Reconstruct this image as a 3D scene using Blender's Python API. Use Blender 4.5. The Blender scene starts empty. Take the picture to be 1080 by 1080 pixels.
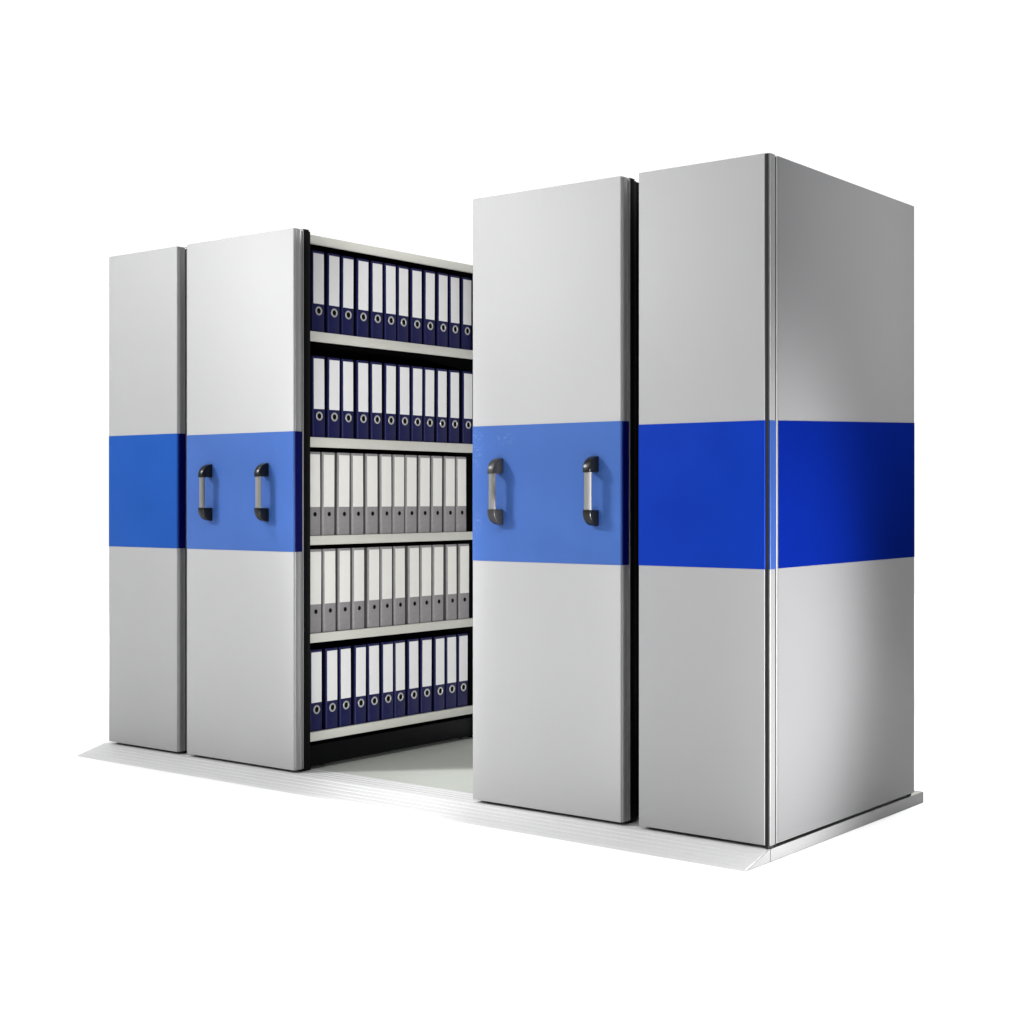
import bpy, bmesh, math, random
from mathutils import Vector, Matrix
random.seed(7)
S = bpy.context.scene
COL = S.collection
R = math.radians

# ------------------------------------------------------------------ camera
cd = bpy.data.cameras.new('camera'); cam = bpy.data.objects.new('camera', cd); COL.objects.link(cam)
cam.location = (5.664, -4.255, 1.1088)
cam.rotation_euler = (R(90), 0, R(38.173))
cd.sensor_width = 36; cd.lens = 53.25; cd.shift_y = -0.01322
cd.clip_end = 400
S.camera = cam

# ------------------------------------------------------------------ studio surround: white cyclorama light, dimmer behind the camera
W = bpy.data.worlds.new('World'); S.world = W; W.use_nodes = True
wn = W.node_tree; wn.nodes.clear()
def N(nt, t, **k):
    n = nt.nodes.new(t)
    for a, b in k.items(): setattr(n, a, b)
    return n
wo = N(wn, 'ShaderNodeOutputWorld'); bg = N(wn, 'ShaderNodeBackground')
tc = N(wn, 'ShaderNodeTexCoord')
dt = N(wn, 'ShaderNodeVectorMath', operation='DOT_PRODUCT'); dt.inputs[1].default_value = (-0.618, 0.786, 0)
rp = N(wn, 'ShaderNodeValToRGB'); rp.color_ramp.interpolation = 'EASE'
mp = N(wn, 'ShaderNodeMapRange'); mp.inputs[1].default_value = -1; mp.inputs[2].default_value = 1
rp.color_ramp.elements[0].position = 0.62; rp.color_ramp.elements[0].color = (0.30, 0.30, 0.305, 1)
rp.color_ramp.elements[1].position = 0.84; rp.color_ramp.elements[1].color = (1.06, 1.06, 1.06, 1)
wn.links.new(tc.outputs['Generated'], dt.inputs[0]); wn.links.new(dt.outputs['Value'], mp.inputs[0])
wn.links.new(mp.outputs[0], rp.inputs[0]); wn.links.new(rp.outputs[0], bg.inputs[0])
bg.inputs[1].default_value = 1.0
wn.links.new(bg.outputs[0], wo.inputs[0])

# ------------------------------------------------------------------ lamps
def aim(o, p):
    o.rotation_euler = (Vector(p) - o.location).to_track_quat('-Z', 'Y').to_euler()
def lamp(name, kind, loc, target, energy, **k):
    l = bpy.data.lights.new(name, kind); o = bpy.data.objects.new(name, l); COL.objects.link(o)
    o.location = loc; aim(o, target); l.energy = energy
    for a, b in k.items(): setattr(l, a, b)
    return o
lamp('key_spot', 'SPOT', (-4.7, -6.6, 6.2), (2.9, 0.2, 3.4), 4700, spot_size=R(62), spot_blend=1.0, shadow_soft_size=1.0)
lamp('floor_spot', 'SPOT', (-1.77, -3.2, 8.0), (2.05, 0.45, 0), 2800, spot_size=R(9), spot_blend=1.0, shadow_soft_size=0.3)  # added spot, brightens the aisle floor along the key direction
lamp('overhead_softbox', 'AREA', (2.4, -4.4, 6.0), (2.4, -3.6, 0), 170, shape='RECTANGLE', size=10, size_y=3.5, spread=R(130))  # added fill, lifts the foreground ground to white
o = lamp('side_spot', 'SPOT', (7.2, 0.12, 0.14), (3.35, 0.02, 0.62), 2850, spot_size=R(34), spot_blend=1.0, shadow_soft_size=0.2)
o.scale = (0.74, 1.0, 1.0)
lamp('side_top_spot', 'SPOT', (7.6, 0.6, 2.3), (3.35, 0.75, 2.05), 950, spot_size=R(34), spot_blend=1.0, shadow_soft_size=0.2)  # added spot, lifts only the top of the right side panel
lamp('backdrop_softbox', 'AREA', (-4.0, 9.5, 9.0), (-4.0, 9.5, 0), 800, shape='RECTANGLE', size=20, size_y=12, spread=R(70))  # added fill that burns out the ground behind the cabinets
lamp('left_floor_softbox', 'AREA', (-4.0, 0.0, 6.0), (-4.0, 0.0, 0), 230, shape='RECTANGLE', size=5, size_y=10, spread=R(70))  # added fill for the dim ground on the left
lamp('front_floor_softbox', 'AREA', (3.0, -2.3, 5.0), (3.0, -2.3, 0), 45, shape='RECTANGLE', size=6, size_y=2.6, spread=R(32))  # added fill against a dim patch of ground before the ramp
lamp('right_floor_softbox', 'AREA', (5.6, 1.2, 5.0), (5.5, 1.3, 0), 105, shape='RECTANGLE', size=4.4, size_y=6.5, spread=R(28))  # added fill to whiten the ground beside the end cabinet
o = lamp('aisle_spot', 'SPOT', (5.5, -4.5, 0.6), (1.2, 0.60, 0.90), 1550, spot_size=R(34), spot_blend=0.7, shadow_soft_size=0.08)  # fill added beside the camera to brighten the open shelves
o.scale = (0.23, 1.0, 1.0)

S.view_settings.view_transform = 'Standard'; S.view_settings.look = 'None'
S.view_settings.gamma = 1; S.view_settings.exposure = 0
S.view_settings.use_curve_mapping = False
S.cycles.max_bounces = 8; S.cycles.diffuse_bounces = 5; S.cycles.glossy_bounces = 4
S.cycles.caustics_reflective = False; S.cycles.sample_clamp_indirect = 4

# ------------------------------------------------------------------ materials
def mat(name, col, rough=0.5, metal=0.0, spec=0.5, var=0.03, scale=6, bump=0.0, bscale=300, rvar=0.05, stretch=(1, 1, 1), coat=0.0):
    m = bpy.data.materials.new(name); m.use_nodes = True; nt = m.node_tree
    b = nt.nodes['Principled BSDF']
    t = N(nt, 'ShaderNodeTexCoord'); mpg = N(nt, 'ShaderNodeMapping'); mpg.inputs['Scale'].default_value = stretch
    nt.links.new(t.outputs['Object'], mpg.inputs[0])
    n = N(nt, 'ShaderNodeTexNoise'); n.inputs['Scale'].default_value = scale; n.inputs['Detail'].default_value = 6
    nt.links.new(mpg.outputs[0], n.inputs['Vector'])
    mx = N(nt, 'ShaderNodeMix', data_type='RGBA')
    lo = tuple(c * (1 - var) for c in col) + (1,); hi = tuple(min(1, c * (1 + var)) for c in col) + (1,)
    mx.inputs[6].default_value = lo; mx.inputs[7].default_value = hi
    nt.links.new(n.outputs['Fac'], mx.inputs[0]); nt.links.new(mx.outputs[2], b.inputs['Base Color'])
    mr = N(nt, 'ShaderNodeMapRange'); mr.inputs[3].default_value = rough - rvar; mr.inputs[4].default_value = rough + rvar
    nt.links.new(n.outputs['Fac'], mr.inputs[0]); nt.links.new(mr.outputs[0], b.inputs['Roughness'])
    b.inputs['Metallic'].default_value = metal; b.inputs['Specular IOR Level'].default_value = spec
    if coat:
        b.inputs['Coat Weight'].default_value = coat; b.inputs['Coat Roughness'].default_value = 0.15
    if bump:
        n2 = N(nt, 'ShaderNodeTexNoise'); n2.inputs['Scale'].default_value = bscale; n2.inputs['Detail'].default_value = 3
        nt.links.new(mpg.outputs[0], n2.inputs['Vector'])
        bp = N(nt, 'ShaderNodeBump'); bp.inputs['Strength'].default_value = bump; bp.inputs['Distance'].default_value = 0.001
        nt.links.new(n2.outputs['Fac'], bp.inputs['Height']); nt.links.new(bp.outputs[0], b.inputs['Normal'])
    return m

M = {}
M['ground'] = mat('white_ground', (0.95, 0.95, 0.95), 0.8, spec=0.1, var=0.01)
M['paint'] = mat('grey_paint', (0.35, 0.35, 0.352), 0.5, spec=0.25, var=0.025, scale=3, bump=0.12, bscale=420)
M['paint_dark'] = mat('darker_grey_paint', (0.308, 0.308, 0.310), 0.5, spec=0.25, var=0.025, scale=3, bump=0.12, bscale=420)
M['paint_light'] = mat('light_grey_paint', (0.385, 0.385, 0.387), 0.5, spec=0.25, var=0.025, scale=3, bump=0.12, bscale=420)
M['side'] = mat('side_grey_metal', (0.115, 0.115, 0.117), 0.38, spec=0.12, var=0.03, scale=3, bump=0.1, bscale=420)  # shade put into the colour: darkened against light bouncing off the ground
M['profile'] = mat('aluminium_profile', (0.36, 0.36, 0.36), 0.35, metal=0.4, var=0.06, scale=8, stretch=(1, 1, 0.05))
M['profile_light'] = mat('light_aluminium_profile', (0.15, 0.15, 0.15), 0.35, metal=0.2, spec=0.3, var=0.06, scale=8, stretch=(1, 1, 0.05))
M['blue_edge'] = mat('navy_edge_paint', (0.001, 0.002, 0.07), 0.35, spec=0.15, var=0.08, scale=6)  # band blue darkened in colour for edges that lie in shade
M['blue_edge_light'] = mat('bright_blue_edge_paint', (0.008, 0.03, 0.13), 0.3, spec=0.3, var=0.08, scale=6)  # lit copy of the edge blue, brightness put into the colour
M['blue'] = mat('blue_band_paint', (0.008, 0.070, 0.325), 0.36, spec=0.15, var=0.15, scale=5, bump=0.12, bscale=420)
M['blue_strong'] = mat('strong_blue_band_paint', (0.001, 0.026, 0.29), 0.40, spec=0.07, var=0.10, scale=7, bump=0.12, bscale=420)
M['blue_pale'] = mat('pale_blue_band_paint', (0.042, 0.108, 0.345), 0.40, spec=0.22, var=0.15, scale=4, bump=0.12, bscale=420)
M['blue_deep'] = mat('deep_blue_band_paint', (0.0010, 0.0060, 0.085), 0.34, spec=0.0, var=0.08, scale=6, bump=0.1, bscale=420)  # shaded copy of the band blue for the right side
M['black'] = mat('black_steel', (0.0025, 0.0025, 0.003), 0.5, spec=0.08, var=0.2, scale=20)
M['shelf'] = mat('shelf_enamel', (0.50, 0.50, 0.455), 0.45, var=0.04, scale=12, bump=0.1)
M['deck'] = mat('deck_board', (0.40, 0.42, 0.385), 0.6, spec=0.1, var=0.06, scale=25, bump=0.3, bscale=120)
M['ramp'] = mat('ramp_aluminium', (0.535, 0.535, 0.535), 0.5, spec=0.3, var=0.06, scale=10, stretch=(0.2, 6, 1))
M['trim'] = mat('trim_steel', (0.19, 0.19, 0.19), 0.45, spec=0.2, var=0.04, scale=10)
M['cap'] = mat('black_plastic', (0.003, 0.003, 0.003), 0.3, spec=0.3, var=0.15, scale=40)
M['cap_grey'] = mat('charcoal_plastic', (0.03, 0.028, 0.028), 0.36, spec=0.35, var=0.15, scale=40)
M['grip'] = mat('brushed_aluminium', (0.17, 0.166, 0.156), 0.55, metal=0.1, var=0.06, scale=30, stretch=(8, 8, 0.3))
M['navy'] = mat('navy_board', (0.006, 0.007, 0.054), 0.45, spec=0.2, var=0.15, scale=25, bump=0.3, bscale=500)
M['navy_side'] = mat('dark_navy_cover', (0.0012, 0.0012, 0.006), 0.6, spec=0.06, var=0.15, scale=25)  # near-black colour paints the shade in the gaps between binders
M['grey_side'] = mat('grey_cover', (0.06, 0.058, 0.058), 0.6, spec=0.15, var=0.18, scale=60)  # grey darkened to paint shade lines between binders
M['grey_board'] = mat('grey_marbled_board', (0.22, 0.21, 0.215), 0.6, spec=0.3, var=0.18, scale=60, bump=0.2, bscale=500)
M['label'] = mat('label_paper', (0.70, 0.70, 0.70), 0.7, spec=0.2, var=0.03, scale=15)
M['label_warm'] = mat('label_paper_warm', (0.70, 0.695, 0.66), 0.7, spec=0.2, var=0.03, scale=15)
M['pages'] = mat('paper_pages', (0.62, 0.60, 0.56), 0.8, spec=0.1, var=0.12, scale=10, stretch=(1, 60, 1))
M['nickel'] = mat('nickel_ring', (0.42, 0.42, 0.40), 0.35, metal=0.4, var=0.05)
M['hole'] = mat('dark_hole', (0.004, 0.004, 0.004), 0.8, spec=0.05, var=0.1)
M['rubber'] = mat('black_rubber', (0.012, 0.012, 0.012), 0.7, spec=0.2, var=0.2, scale=30)

# scuffed patch on the pale band of the right movable cabinet
def scuffed(src, name, spots):
    m = M[src].copy(); m.name = name; nt = m.node_tree; b = nt.nodes['Principled BSDF']
    old = b.inputs['Base Color'].links[0].from_socket
    t = N(nt, 'ShaderNodeTexCoord')
    tot = None
    for (x, z, rx, rz) in spots:
        mp_ = N(nt, 'ShaderNodeMapping', vector_type='TEXTURE'); mp_.inputs['Location'].default_value = (x, 0, z)
        mp_.inputs['Scale'].default_value = (rx, 10, rz)
        nt.links.new(t.outputs['Object'], mp_.inputs[0])
        ln = N(nt, 'ShaderNodeVectorMath', operation='LENGTH'); nt.links.new(mp_.outputs[0], ln.inputs[0])
        r_ = N(nt, 'ShaderNodeMapRange'); r_.inputs[1].default_value = 0.3; r_.inputs[2].default_value = 1.0; r_.inputs[3].default_value = 1; r_.inputs[4].default_value = 0
        nt.links.new(ln.outputs['Value'], r_.inputs[0])
        if tot is None: tot = r_.outputs[0]
        else:
            a = N(nt, 'ShaderNodeMath', operation='MAXIMUM'); nt.links.new(tot, a.inputs[0]); nt.links.new(r_.outputs[0], a.inputs[1]); tot = a.outputs[0]
    n = N(nt, 'ShaderNodeTexNoise'); n.inputs['Scale'].default_value = 170; n.inputs['Detail'].default_value = 4
    nt.links.new(t.outputs['Object'], n.inputs['Vector'])
    g = N(nt, 'ShaderNodeMapRange'); g.inputs[1].default_value = 0.56; g.inputs[2].default_value = 0.64
    nt.links.new(n.outputs['Fac'], g.inputs[0])
    mu = N(nt, 'ShaderNodeMath', operation='MULTIPLY'); nt.links.new(tot, mu.inputs[0]); nt.links.new(g.outputs[0], mu.inputs[1])
    mu2 = N(nt, 'ShaderNodeMath', operation='MULTIPLY'); nt.links.new(mu.outputs[0], mu2.inputs[0]); mu2.inputs[1].default_value = 0.4
    mx = N(nt, 'ShaderNodeMix', data_type='RGBA'); nt.links.new(mu2.outputs[0], mx.inputs[0]); nt.links.new(old, mx.inputs[6])
    mx.inputs[7].default_value = (0.22, 0.30, 0.44, 1)
    nt.links.new(mx.outputs[2], b.inputs['Base Color'])
    return m

# ------------------------------------------------------------------ mesh helpers
class MB:
    def __init__(s): s.bm = bmesh.new()
    def box(s, x0, x1, y0, y1, z0, z1, bev=0.0, seg=2):
        t = bmesh.new()
        bmesh.ops.create_cube(t, size=1)
        bmesh.ops.scale(t, vec=(x1 - x0, y1 - y0, z1 - z0), verts=t.verts)
        bmesh.ops.translate(t, vec=((x0 + x1) / 2, (y0 + y1) / 2, (z0 + z1) / 2), verts=t.verts)
        if bev: bmesh.ops.bevel(t, geom=t.edges[:], offset=bev, segments=seg, profile=0.5, affect='EDGES')
        s._add(t); return s
    def prism(s, pts, axis, a, b, bev=0.0, seg=2):
        # pts is a closed 2-D outline; it is extruded along the axis from a to b
        t = bmesh.new()
        def P(p, h):
            if axis == 'z': return (p[0], p[1], h)
            if axis == 'x': return (h, p[0], p[1])
            return (p[0], h, p[1])
        v0 = [t.verts.new(P(p, a)) for p in pts]; v1 = [t.verts.new(P(p, b)) for p in pts]
        n = len(pts); caps = [t.faces.new(v0), t.faces.new(v1)]
        for i in range(n):
            t.faces.new((v0[i], v0[(i + 1) % n], v1[(i + 1) % n], v1[i]))
        bmesh.ops.recalc_face_normals(t, faces=t.faces[:])
        if bev:
            ed = list({e for f in caps for e in f.edges})
            bmesh.ops.bevel(t, geom=ed, offset=bev, segments=seg, profile=0.5, affect='EDGES')
        s._add(t); return s
    def cyl(s, c, r, axis, length, n=24, bev=0.0):
        t = bmesh.new()
        bmesh.ops.create_cone(t, cap_ends=True, segments=n, radius1=r, radius2=r, depth=length)
        if bev: bmesh.ops.bevel(t, geom=[e for e in t.edges if abs(e.verts[0].co.z - e.verts[1].co.z) < 1e-6], offset=bev, segments=2, affect='EDGES')
        q = {'z': Matrix.Identity(3), 'x': Matrix.Rotation(R(90), 3, 'Y'), 'y': Matrix.Rotation(R(90), 3, 'X')}[axis]
        bmesh.ops.rotate(t, cent=(0, 0, 0), matrix=q, verts=t.verts)
        bmesh.ops.translate(t, vec=c, verts=t.verts); s._add(t); return s
    def torus_x(s, c, r, w, n=20, k=8):
        t = bmesh.new(); rows = []
        for i in range(n):
            a = 2 * math.pi * i / n; row = []
            for j in range(k):
                b = 2 * math.pi * j / k; rr = r + w * math.cos(b)
                row.append(t.verts.new((c[0] + w * 0.6 * math.sin(b), c[1] + rr * math.cos(a), c[2] + rr * math.sin(a))))
            rows.append(row)
        for i in range(n):
            for j in range(k):
                t.faces.new((rows[i][j], rows[(i + 1) % n][j], rows[(i + 1) % n][(j + 1) % k], rows[i][(j + 1) % k]))
        bmesh.ops.recalc_face_normals(t, faces=t.faces[:]); s._add(t); return s
    def _add(s, t):
        m = bpy.data.meshes.new('tmp'); t.to_mesh(m); t.free(); s.bm.from_mesh(m); bpy.data.meshes.remove(m)
    def build(s, name, material, parent=None, off=(0, 0, 0)):
        bmesh.ops.translate(s.bm, vec=(-off[0], -off[1], -off[2]), verts=s.bm.verts)
        for f in s.bm.faces: f.smooth = True
        for e in s.bm.edges:
            if len(e.link_faces) == 2 and e.calc_face_angle(0) > R(32): e.smooth = False
        me = bpy.data.meshes.new(name); s.bm.to_mesh(me); s.bm.free(); me.materials.append(material)
        o = bpy.data.objects.new(name, me); COL.objects.link(o)
        if parent: o.parent = parent
        return o

def tag(o, label=None, cat=None, group=None, kind=None):
    for k, v in (('label', label), ('category', cat), ('group', group), ('kind', kind)):
        if v: o[k] = v
    return o
def thing(name, label, cat, loc, group=None):
    o = bpy.data.objects.new(name, None); COL.objects.link(o); o.location = loc; o.empty_display_size = 0.1
    return tag(o, label, cat, group)

# ------------------------------------------------------------------ ground
g = MB(); g.box(-6.8, 10, -8, 13, -0.14, -0.0401)
tag(g.build('ground', M['ground']), kind='structure')

# ------------------------------------------------------------------ platform the cabinets run on
ZB, H = 0.012, 2.2            # panel bottom and top above the platform
pf = thing('floor_platform', 'low pale platform with a sloping grooved ramp under the four cabinets', 'platform', (1.66, 0, -0.04))
OFF = (1.66, 0, -0.04)
d = MB(); d.box(-0.030, 3.346, 0.133, 1.20, -0.0395, 0.0)
d.build('deck', M['deck'], pf, OFF)
prof = [(0.130, -0.0395), (0.130, 0.0)]
y, z = 0.118, 0.0
def rib(y, z, w, dep): return [(y, z), (y - 0.0015, z - dep), (y - w + 0.0015, z - dep), (y - w, z)]
for k in range(4): prof += rib(0.112 - k * 0.030, 0.0, 0.006, 0.0012)
prof += [(0.0, 0.0)]
sl = 0.0345 / 0.140
for k in range(5):
    yy = -0.014 - k * 0.026; z0 = sl * yy
    prof += [(yy, z0), (yy - 0.0015, z0 - 0.0016), (yy - 0.0045, z0 - 0.0024), (yy - 0.006, z0 - sl * 0.006)]
prof += [(-0.140, -0.0345), (-0.146, -0.0395)]
d = MB(); d.prism(prof, 'x', -0.030, 3.346); d.build('ramp', M['ramp'], pf, OFF)
d = MB(); d.box(3.3465, 3.3505, 0.010, 1.203, -0.0395, 0.0015, 0.001)
d.box(-0.030, 3.3460, 1.2005, 1.203, -0.0395, 0.0015, 0.001)
d.prism([(-0.1455, -0.0393), (0.0085, -0.0393), (0.0085, -0.0005), (0.0, -0.0005)], 'x', 3.3463, 3.3490)
d.build('side_trim', M['trim'], pf, OFF)

# ------------------------------------------------------------------ cabinets
def arc(cx, cy, rx, ry, a0, a1, n):
    return [(cx + rx * math.cos(R(a0 + (a1 - a0) * i / n)), cy + ry * math.sin(R(a0 + (a1 - a0) * i / n))) for i in range(n + 1)]
def panel_outline(x0, x1, e=0.0, rr=0.005):
    # seen from above: flat front sheet with softly rounded edges; e grows it outward
    o = [(x0 - e, 0.042)] + arc(x0 + 0.005, 0.005, 0.005 + e, 0.005 + e, 180, 270, 5)
    o += arc(x1 - rr, rr, rr + e, rr + e, 270, 360, 6) + [(x1 + e, 0.042)]
    return o
def band_shell(x0, x1, rr, e=0.0012):
    out = panel_outline(x0, x1, e, rr); inn = panel_outline(x0, x1, -0.002, max(rr, 0.003))
    return out + inn[::-1]

def handle(parent, off, x, capm, label=None):
    # grip with two end caps; all in the cabinet's own space
    z = 1.134; y0 = -0.0005
    g = MB()
    g.prism(arc(0, -0.0445, 0.0140, 0.0095, 0, 350, 28), 'z', -0.069, 0.069)
    h = g.build('handle', M['grip'], parent); h.location = (x - off[0], y0 - off[1], z - off[2])
    if label: h['label'] = label
    for s in (1, -1):
        c = MB()
        pr = [(0.0, 0.064 * s)] + [(-0.056 * math.sin(R(a)), (0.064 + 0.056 * math.cos(R(a)) ** 0.8 if a < 90 else 0.064) * s) for a in range(0, 91, 9)]
        pr = [(p[0], p[1]) for p in pr][1:] + [(0.0, 0.064 * s)]
        c.prism(pr, 'x', -0.0160, 0.0160, 0.005, 3)
        k = c.build('end_cap', capm, h)
    return h

SHELF_Z = (0.153, 0.556, 0.956, 1.360, 1.793)
def cabinet(name, x0, x1, label, pm, bm_, open_right=False, open_left=False, closed_right=False, group=None, bz=(0.889, 1.378)):
    root = thing(name, label, 'cabinet', ((x0 + x1) / 2, 0.55, 0), group); off = tuple(root.location)
    xf = x1 - (0.0180 if closed_right else 0.0035)
    p = MB(); rr = 0.0015 if closed_right else 0.005; p.prism(panel_outline(x0, xf, 0.0, rr), 'z', ZB, H, 0.0015, 2); fp = p.build('front_panel', pm, root, off)
    b = MB(); b.prism(band_shell(x0, xf, rr), 'z', bz[0], bz[1]); b.build('blue_band', bm_, fp, off)
    # the metal profile that closes the panel's right edge, behind a black strip standing in for a dark reflection on the end cabinet
    if closed_right:
        c = MB(); c.box(xf + 0.0013, x1 - 0.0070, 0.0018, 0.042, 0.002, H - 0.001); c.build('joint', M['rubber'], root, off)  # black strip painted in for the dark reflection at the corner
        yp, pmat, emat = 0.0035, M['profile_light'], M['blue_edge_light']
        out = arc(x1 - 0.004, yp + 0.004, 0.004, 0.004, 180, 360, 10) + [(x1, 0.036), (x1 - 0.003, 0.040), (x1 - 0.008, 0.040)]
    else:
        yp, pmat, emat = 0.007, M['profile'], M['blue_edge']
        out = [(xf + 0.0014, yp)] + arc(x1 - 0.003, yp + 0.004, 0.003, 0.004, 270, 360, 6) + [(x1, 0.030), (x1 - 0.0015, 0.034), (x1, 0.038), (x1, 0.042), (xf + 0.0014, 0.042)]
    c = MB(); c.prism(out, 'z', ZB, H - 0.001, 0.0008, 1); ep = c.build('edge_profile', pmat, root, off)
    if closed_right: bo = arc(x1 - 0.004, yp + 0.004, 0.0052, 0.0052, 180, 360, 12) + [(x1 + 0.0012, 0.0405), (x1 - 0.0092, 0.0405)]
    else: bo = [(xf + 0.0016, yp - 0.0009)] + arc(x1 - 0.003, yp + 0.004, 0.0042, 0.0049, 270, 360, 6) + [(x1 + 0.0012, 0.0422), (xf + 0.0016, 0.0422)]
    c = MB(); c.prism(bo, 'z', bz[0], bz[1], 0.0003, 1); c.build('blue_band', emat, ep, off)
    c = MB()
    c.box(x0 + 0.004, x1 - 0.003, 0.0425, 0.0475, 0.001, H - 0.006); c.build('gasket', M['rubber'], root, off)
    ci0 = x0 + 0.008
    c = MB(); c.box(x1 - 0.010, x1 - 0.0015, 0.048, 0.054, ZB, H - 0.002, 0.001); c.build('edge_strip', M['profile'], root, off)
    YE = 1.116 if closed_right else 1.175
    if not closed_right:
        c = MB(); c.box(x1 - 0.045, x1 - 0.002, 0.0545, 0.092, 0.002, H - 0.003, 0.002)
        c.box(x1 - 0.041, x1 - 0.006, 0.060, 0.088, H - 0.003, H + 0.004, 0.001)
        c.build('upright', M['black'], root, off)
        c = MB(); c.box(x1 - 0.045, x1 - 0.003, YE - 0.028, YE - 0.002, 0.002, H - 0.0135, 0.001); c.build('upright', M['black'], root, off)
    xr = x1 - 0.046 if not closed_right else x1 - 0.010
    c = MB(); c.box(ci0, xr, 0.0545, 0.070, 0.002, H - 0.004); c.build('end_board', M['black'], root, off)
    c = MB(); c.box(ci0, xr, YE - 0.026, YE - 0.006, 0.002, H - 0.0135); c.build('end_board', M['black'], root, off)
    # chassis with wheels
    c = MB(); c.box(x0 + 0.02, x1 - 0.012, 0.0715, YE - 0.030, 0.013, 0.098, 0.002); ch = c.build('chassis', M['black'], root, off)
    for yy in (0.20, 1.09):
        for xx in (x0 + 0.06, x1 - 0.05):
            w = MB(); w.cyl((xx, yy, 0.0225), 0.022, 'x', 0.024, 24, 0.002); w.build('wheel', M['rubber'], ch, off)
    xm = (x0 + x1) / 2
    y0, y1 = 0.0935, YE - 0.030
    if closed_right:
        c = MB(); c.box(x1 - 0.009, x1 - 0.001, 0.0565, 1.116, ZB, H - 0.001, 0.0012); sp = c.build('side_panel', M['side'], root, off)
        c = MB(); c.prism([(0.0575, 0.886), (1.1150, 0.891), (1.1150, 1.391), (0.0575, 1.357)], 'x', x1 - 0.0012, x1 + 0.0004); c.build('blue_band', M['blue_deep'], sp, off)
        c = MB(); c.box(x0 + 0.01, x1 - 0.011, 0.072, 1.088, H - 0.02, H - 0.004); c.build('top_cover', M['shelf'], root, off)
        c = MB(); c.box(x0 + 0.004, x0 + 0.010, 0.056, 1.116, 0.03, H - 0.004); c.build('back_board', M['black'], root, off)
    else:
        c = MB(); c.box(xm - 0.004, xm + 0.004, 0.0715, YE - 0.028, 0.099, H - 0.016); c.build('divider', M['black'], root, off)
        if not open_right:
            c = MB(); c.box(x1 - 0.008, x1 - 0.004, 0.0925, YE - 0.029, 0.10, H - 0.005); c.build('side_board', M['black'], root, off)
        for zt in SHELF_Z + (2.186,):
            c = MB(); tr = MB()
            for sd, op in ((1, open_right), (-1, open_left)):
                if not op: continue
                e = x1 - 0.004 if sd == 1 else x0 + 0.010
                a = xm + sd * 0.0045
                tr.box(min(a, e - sd * 0.0165), max(a, e - sd * 0.0165), y0 - 0.021, y1 + 0.002, zt - 0.005, zt - 0.001)
                yl = y0 if sd == 1 else 0.072
                zl = zt - (0.038 if zt < 1.2 else 0.041 if zt < 2 else 0.036)
                c.box(min(e, e - sd * 0.016), max(e, e - sd * 0.016), yl, y1, zl, zt, 0.003, 2)
            if open_right or open_left:
                sh = c.build('shelf' if zt < 2.1 else 'top_shelf', M['shelf'], root, off)
                tr.build('tray', M['black'], sh, off)
    return root, off

G2 = 'sliding shelving cabinets on the platform'
c1, o1 = cabinet('shelving_cabinet', 0.0, 0.480, 'narrow grey cabinet without handles at the far left end of the row', M['paint'], M['blue'], group=G2, bz=(0.893, 1.390))
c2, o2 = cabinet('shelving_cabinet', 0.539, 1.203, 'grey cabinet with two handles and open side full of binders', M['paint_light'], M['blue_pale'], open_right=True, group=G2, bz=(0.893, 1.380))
M['blue_scuff'] = scuffed('blue_pale', 'scuffed_pale_blue_band_paint', [(-0.300, 0.0, 0.05, 0.0)] if False else [(-0.305, 1.30, 0.035, 0.11), (-0.175, 1.325, 0.055, 0.03), (-0.305, 1.02, 0.025, 0.06)])
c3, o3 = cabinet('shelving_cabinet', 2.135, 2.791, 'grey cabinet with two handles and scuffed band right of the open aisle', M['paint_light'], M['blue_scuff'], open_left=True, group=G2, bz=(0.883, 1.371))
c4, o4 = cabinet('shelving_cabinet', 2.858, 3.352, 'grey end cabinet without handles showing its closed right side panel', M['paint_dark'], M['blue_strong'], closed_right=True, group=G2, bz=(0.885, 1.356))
handle(c2, o2, 0.693, M['cap']); handle(c2, o2, 1.040, M['cap'])
handle(c3, o3, 2.264, M['cap_grey'], 'handle with faded charcoal end caps'); handle(c3, o3, 2.682, M['cap'])

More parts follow.
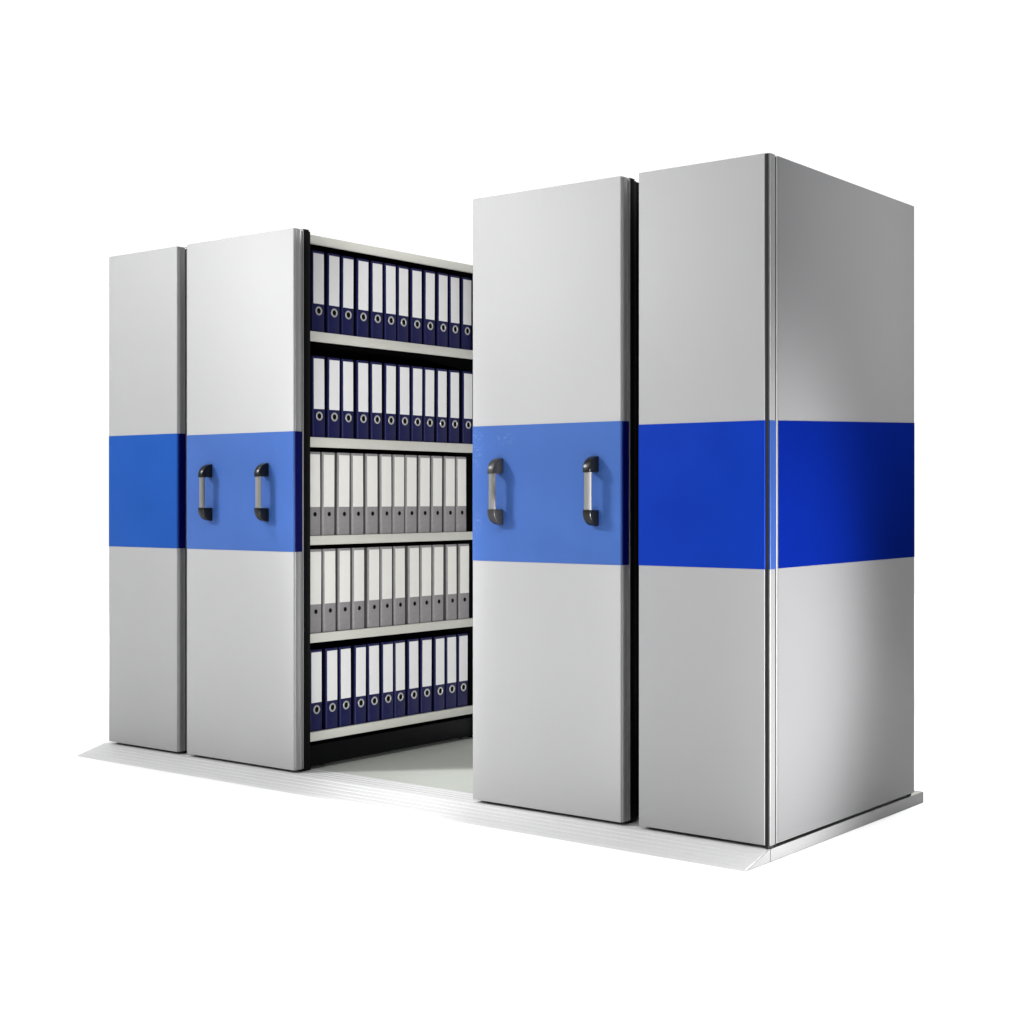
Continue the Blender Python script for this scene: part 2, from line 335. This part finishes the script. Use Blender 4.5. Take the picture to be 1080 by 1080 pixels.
# ------------------------------------------------------------------ binders
BH, BD = 0.334, 0.285
def binder(name, w, board, lab, grey):
    # origin at the middle of the spine's foot; the spine looks along +x
    r = bpy.data.objects.new(name, None); COL.objects.link(r); r.empty_display_size = 0.05
    h = w / 2; t = 0.0032
    HT = BH + (0.010 if grey else 0.0)
    sp = [(-0.0095, h)] + arc(-0.006, h - 0.006, 0.006, 0.006, 90, 0, 5) + arc(-0.006, -h + 0.006, 0.006, 0.006, 0, -90, 5) + [(-0.0095, -h)]
    inn = [(-0.0095, -h + t)] + arc(-0.0075, -h + 0.0075, 0.0045, 0.0045, -90, 0, 4) + arc(-0.0075, h - 0.0075, 0.0045, 0.0045, 0, 90, 4) + [(-0.0095, h - t)]
    c = MB(); c.prism(sp + inn, 'z', 0.001, HT, 0.0006, 1); c.build('spine', board, r)
    c = MB()
    for q in (1, -1):
        ys = sorted((q * (h - 0.0004), q * (h - t + 0.0002)))
        c.box(-BD, -0.0098, ys[0], ys[1], 0.001, HT - 0.0005, 0.0006, 1)
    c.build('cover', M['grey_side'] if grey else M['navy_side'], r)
    c = MB(); c.box(-BD + 0.012, -0.022, -h + t + 0.002, h - t - 0.004, 0.008, BH - 0.02); c.build('pages', M['pages'], r)
    lw = h - 0.0042
    z0, z1 = (0.117, 0.324) if not grey else (0.118, 0.334)
    c = MB(); c.box(-0.001, 0.0010, -lw, lw - 0.001, z0, z1, 0.0004, 1); c.build('spine_label', lab, r)
    zr = 0.088
    c = MB(); c.cyl((0.0000, 0, zr), 0.0105 if not grey else 0.0095, 'x', 0.0024, 20); hole = c.build('finger_hole', M['hole'], r)
    c = MB()
    if grey: c.torus_x((0.0008, 0, zr), 0.0105, 0.0014)
    else: c.torus_x((0.0012, 0, zr), 0.0150, 0.0036)
    c.build('finger_ring', M['nickel'] if not grey else M['trim'], r)
    return r
def copy_tree(o):
    c = o.copy(); COL.objects.link(c)
    for ch in list(o.children):
        k = ch.copy(); COL.objects.link(k); k.parent = c
    return c
proto_b = binder('binder', 0.0675, M['navy'], M['label'], False)
proto_g = binder('binder', 0.0695, M['grey_board'], M['label_warm'], True)
ORD = ['first', 'second', 'third', 'fourth', 'fifth', 'sixth', 'seventh', 'eighth', 'ninth', 'tenth', 'eleventh', 'twelfth']
rows = [  # shelf height, kind, first spine middle, pitch, words
    (1.793, 'b', 0.1575, 0.0866, 'top shelf'),
    (1.360, 'b', 0.1575, 0.0866, 'second shelf down'),
    (0.956, 'g', 0.1320, 0.0856, 'middle shelf'),
    (0.556, 'g', 0.1370, 0.0862, 'fourth shelf down'),
    (0.153, 'b', 0.1460, 0.0852, 'bottom shelf')]
used = set()
for zt, kind, y0, pit, words in rows:
    for i in range(12):
        src = proto_b if kind == 'b' else proto_g
        b = src if kind not in used else copy_tree(src)
        used.add(kind)
        b.location = (1.186 + random.uniform(-0.004, 0.003), y0 + i * pit + random.uniform(-0.0025, 0.0025), zt)
        b.rotation_euler = (R(random.uniform(-0.35, 0.35)), 0, R(random.uniform(-1.2, 1.2)))
        colour = 'navy blue' if kind == 'b' else 'grey'
        tag(b, '%s binder on the %s, %s from the black front post' % (colour, words, ORD[i]), 'binder',
            'navy binders on the open shelves' if kind == 'b' else 'grey binders on the open shelves')
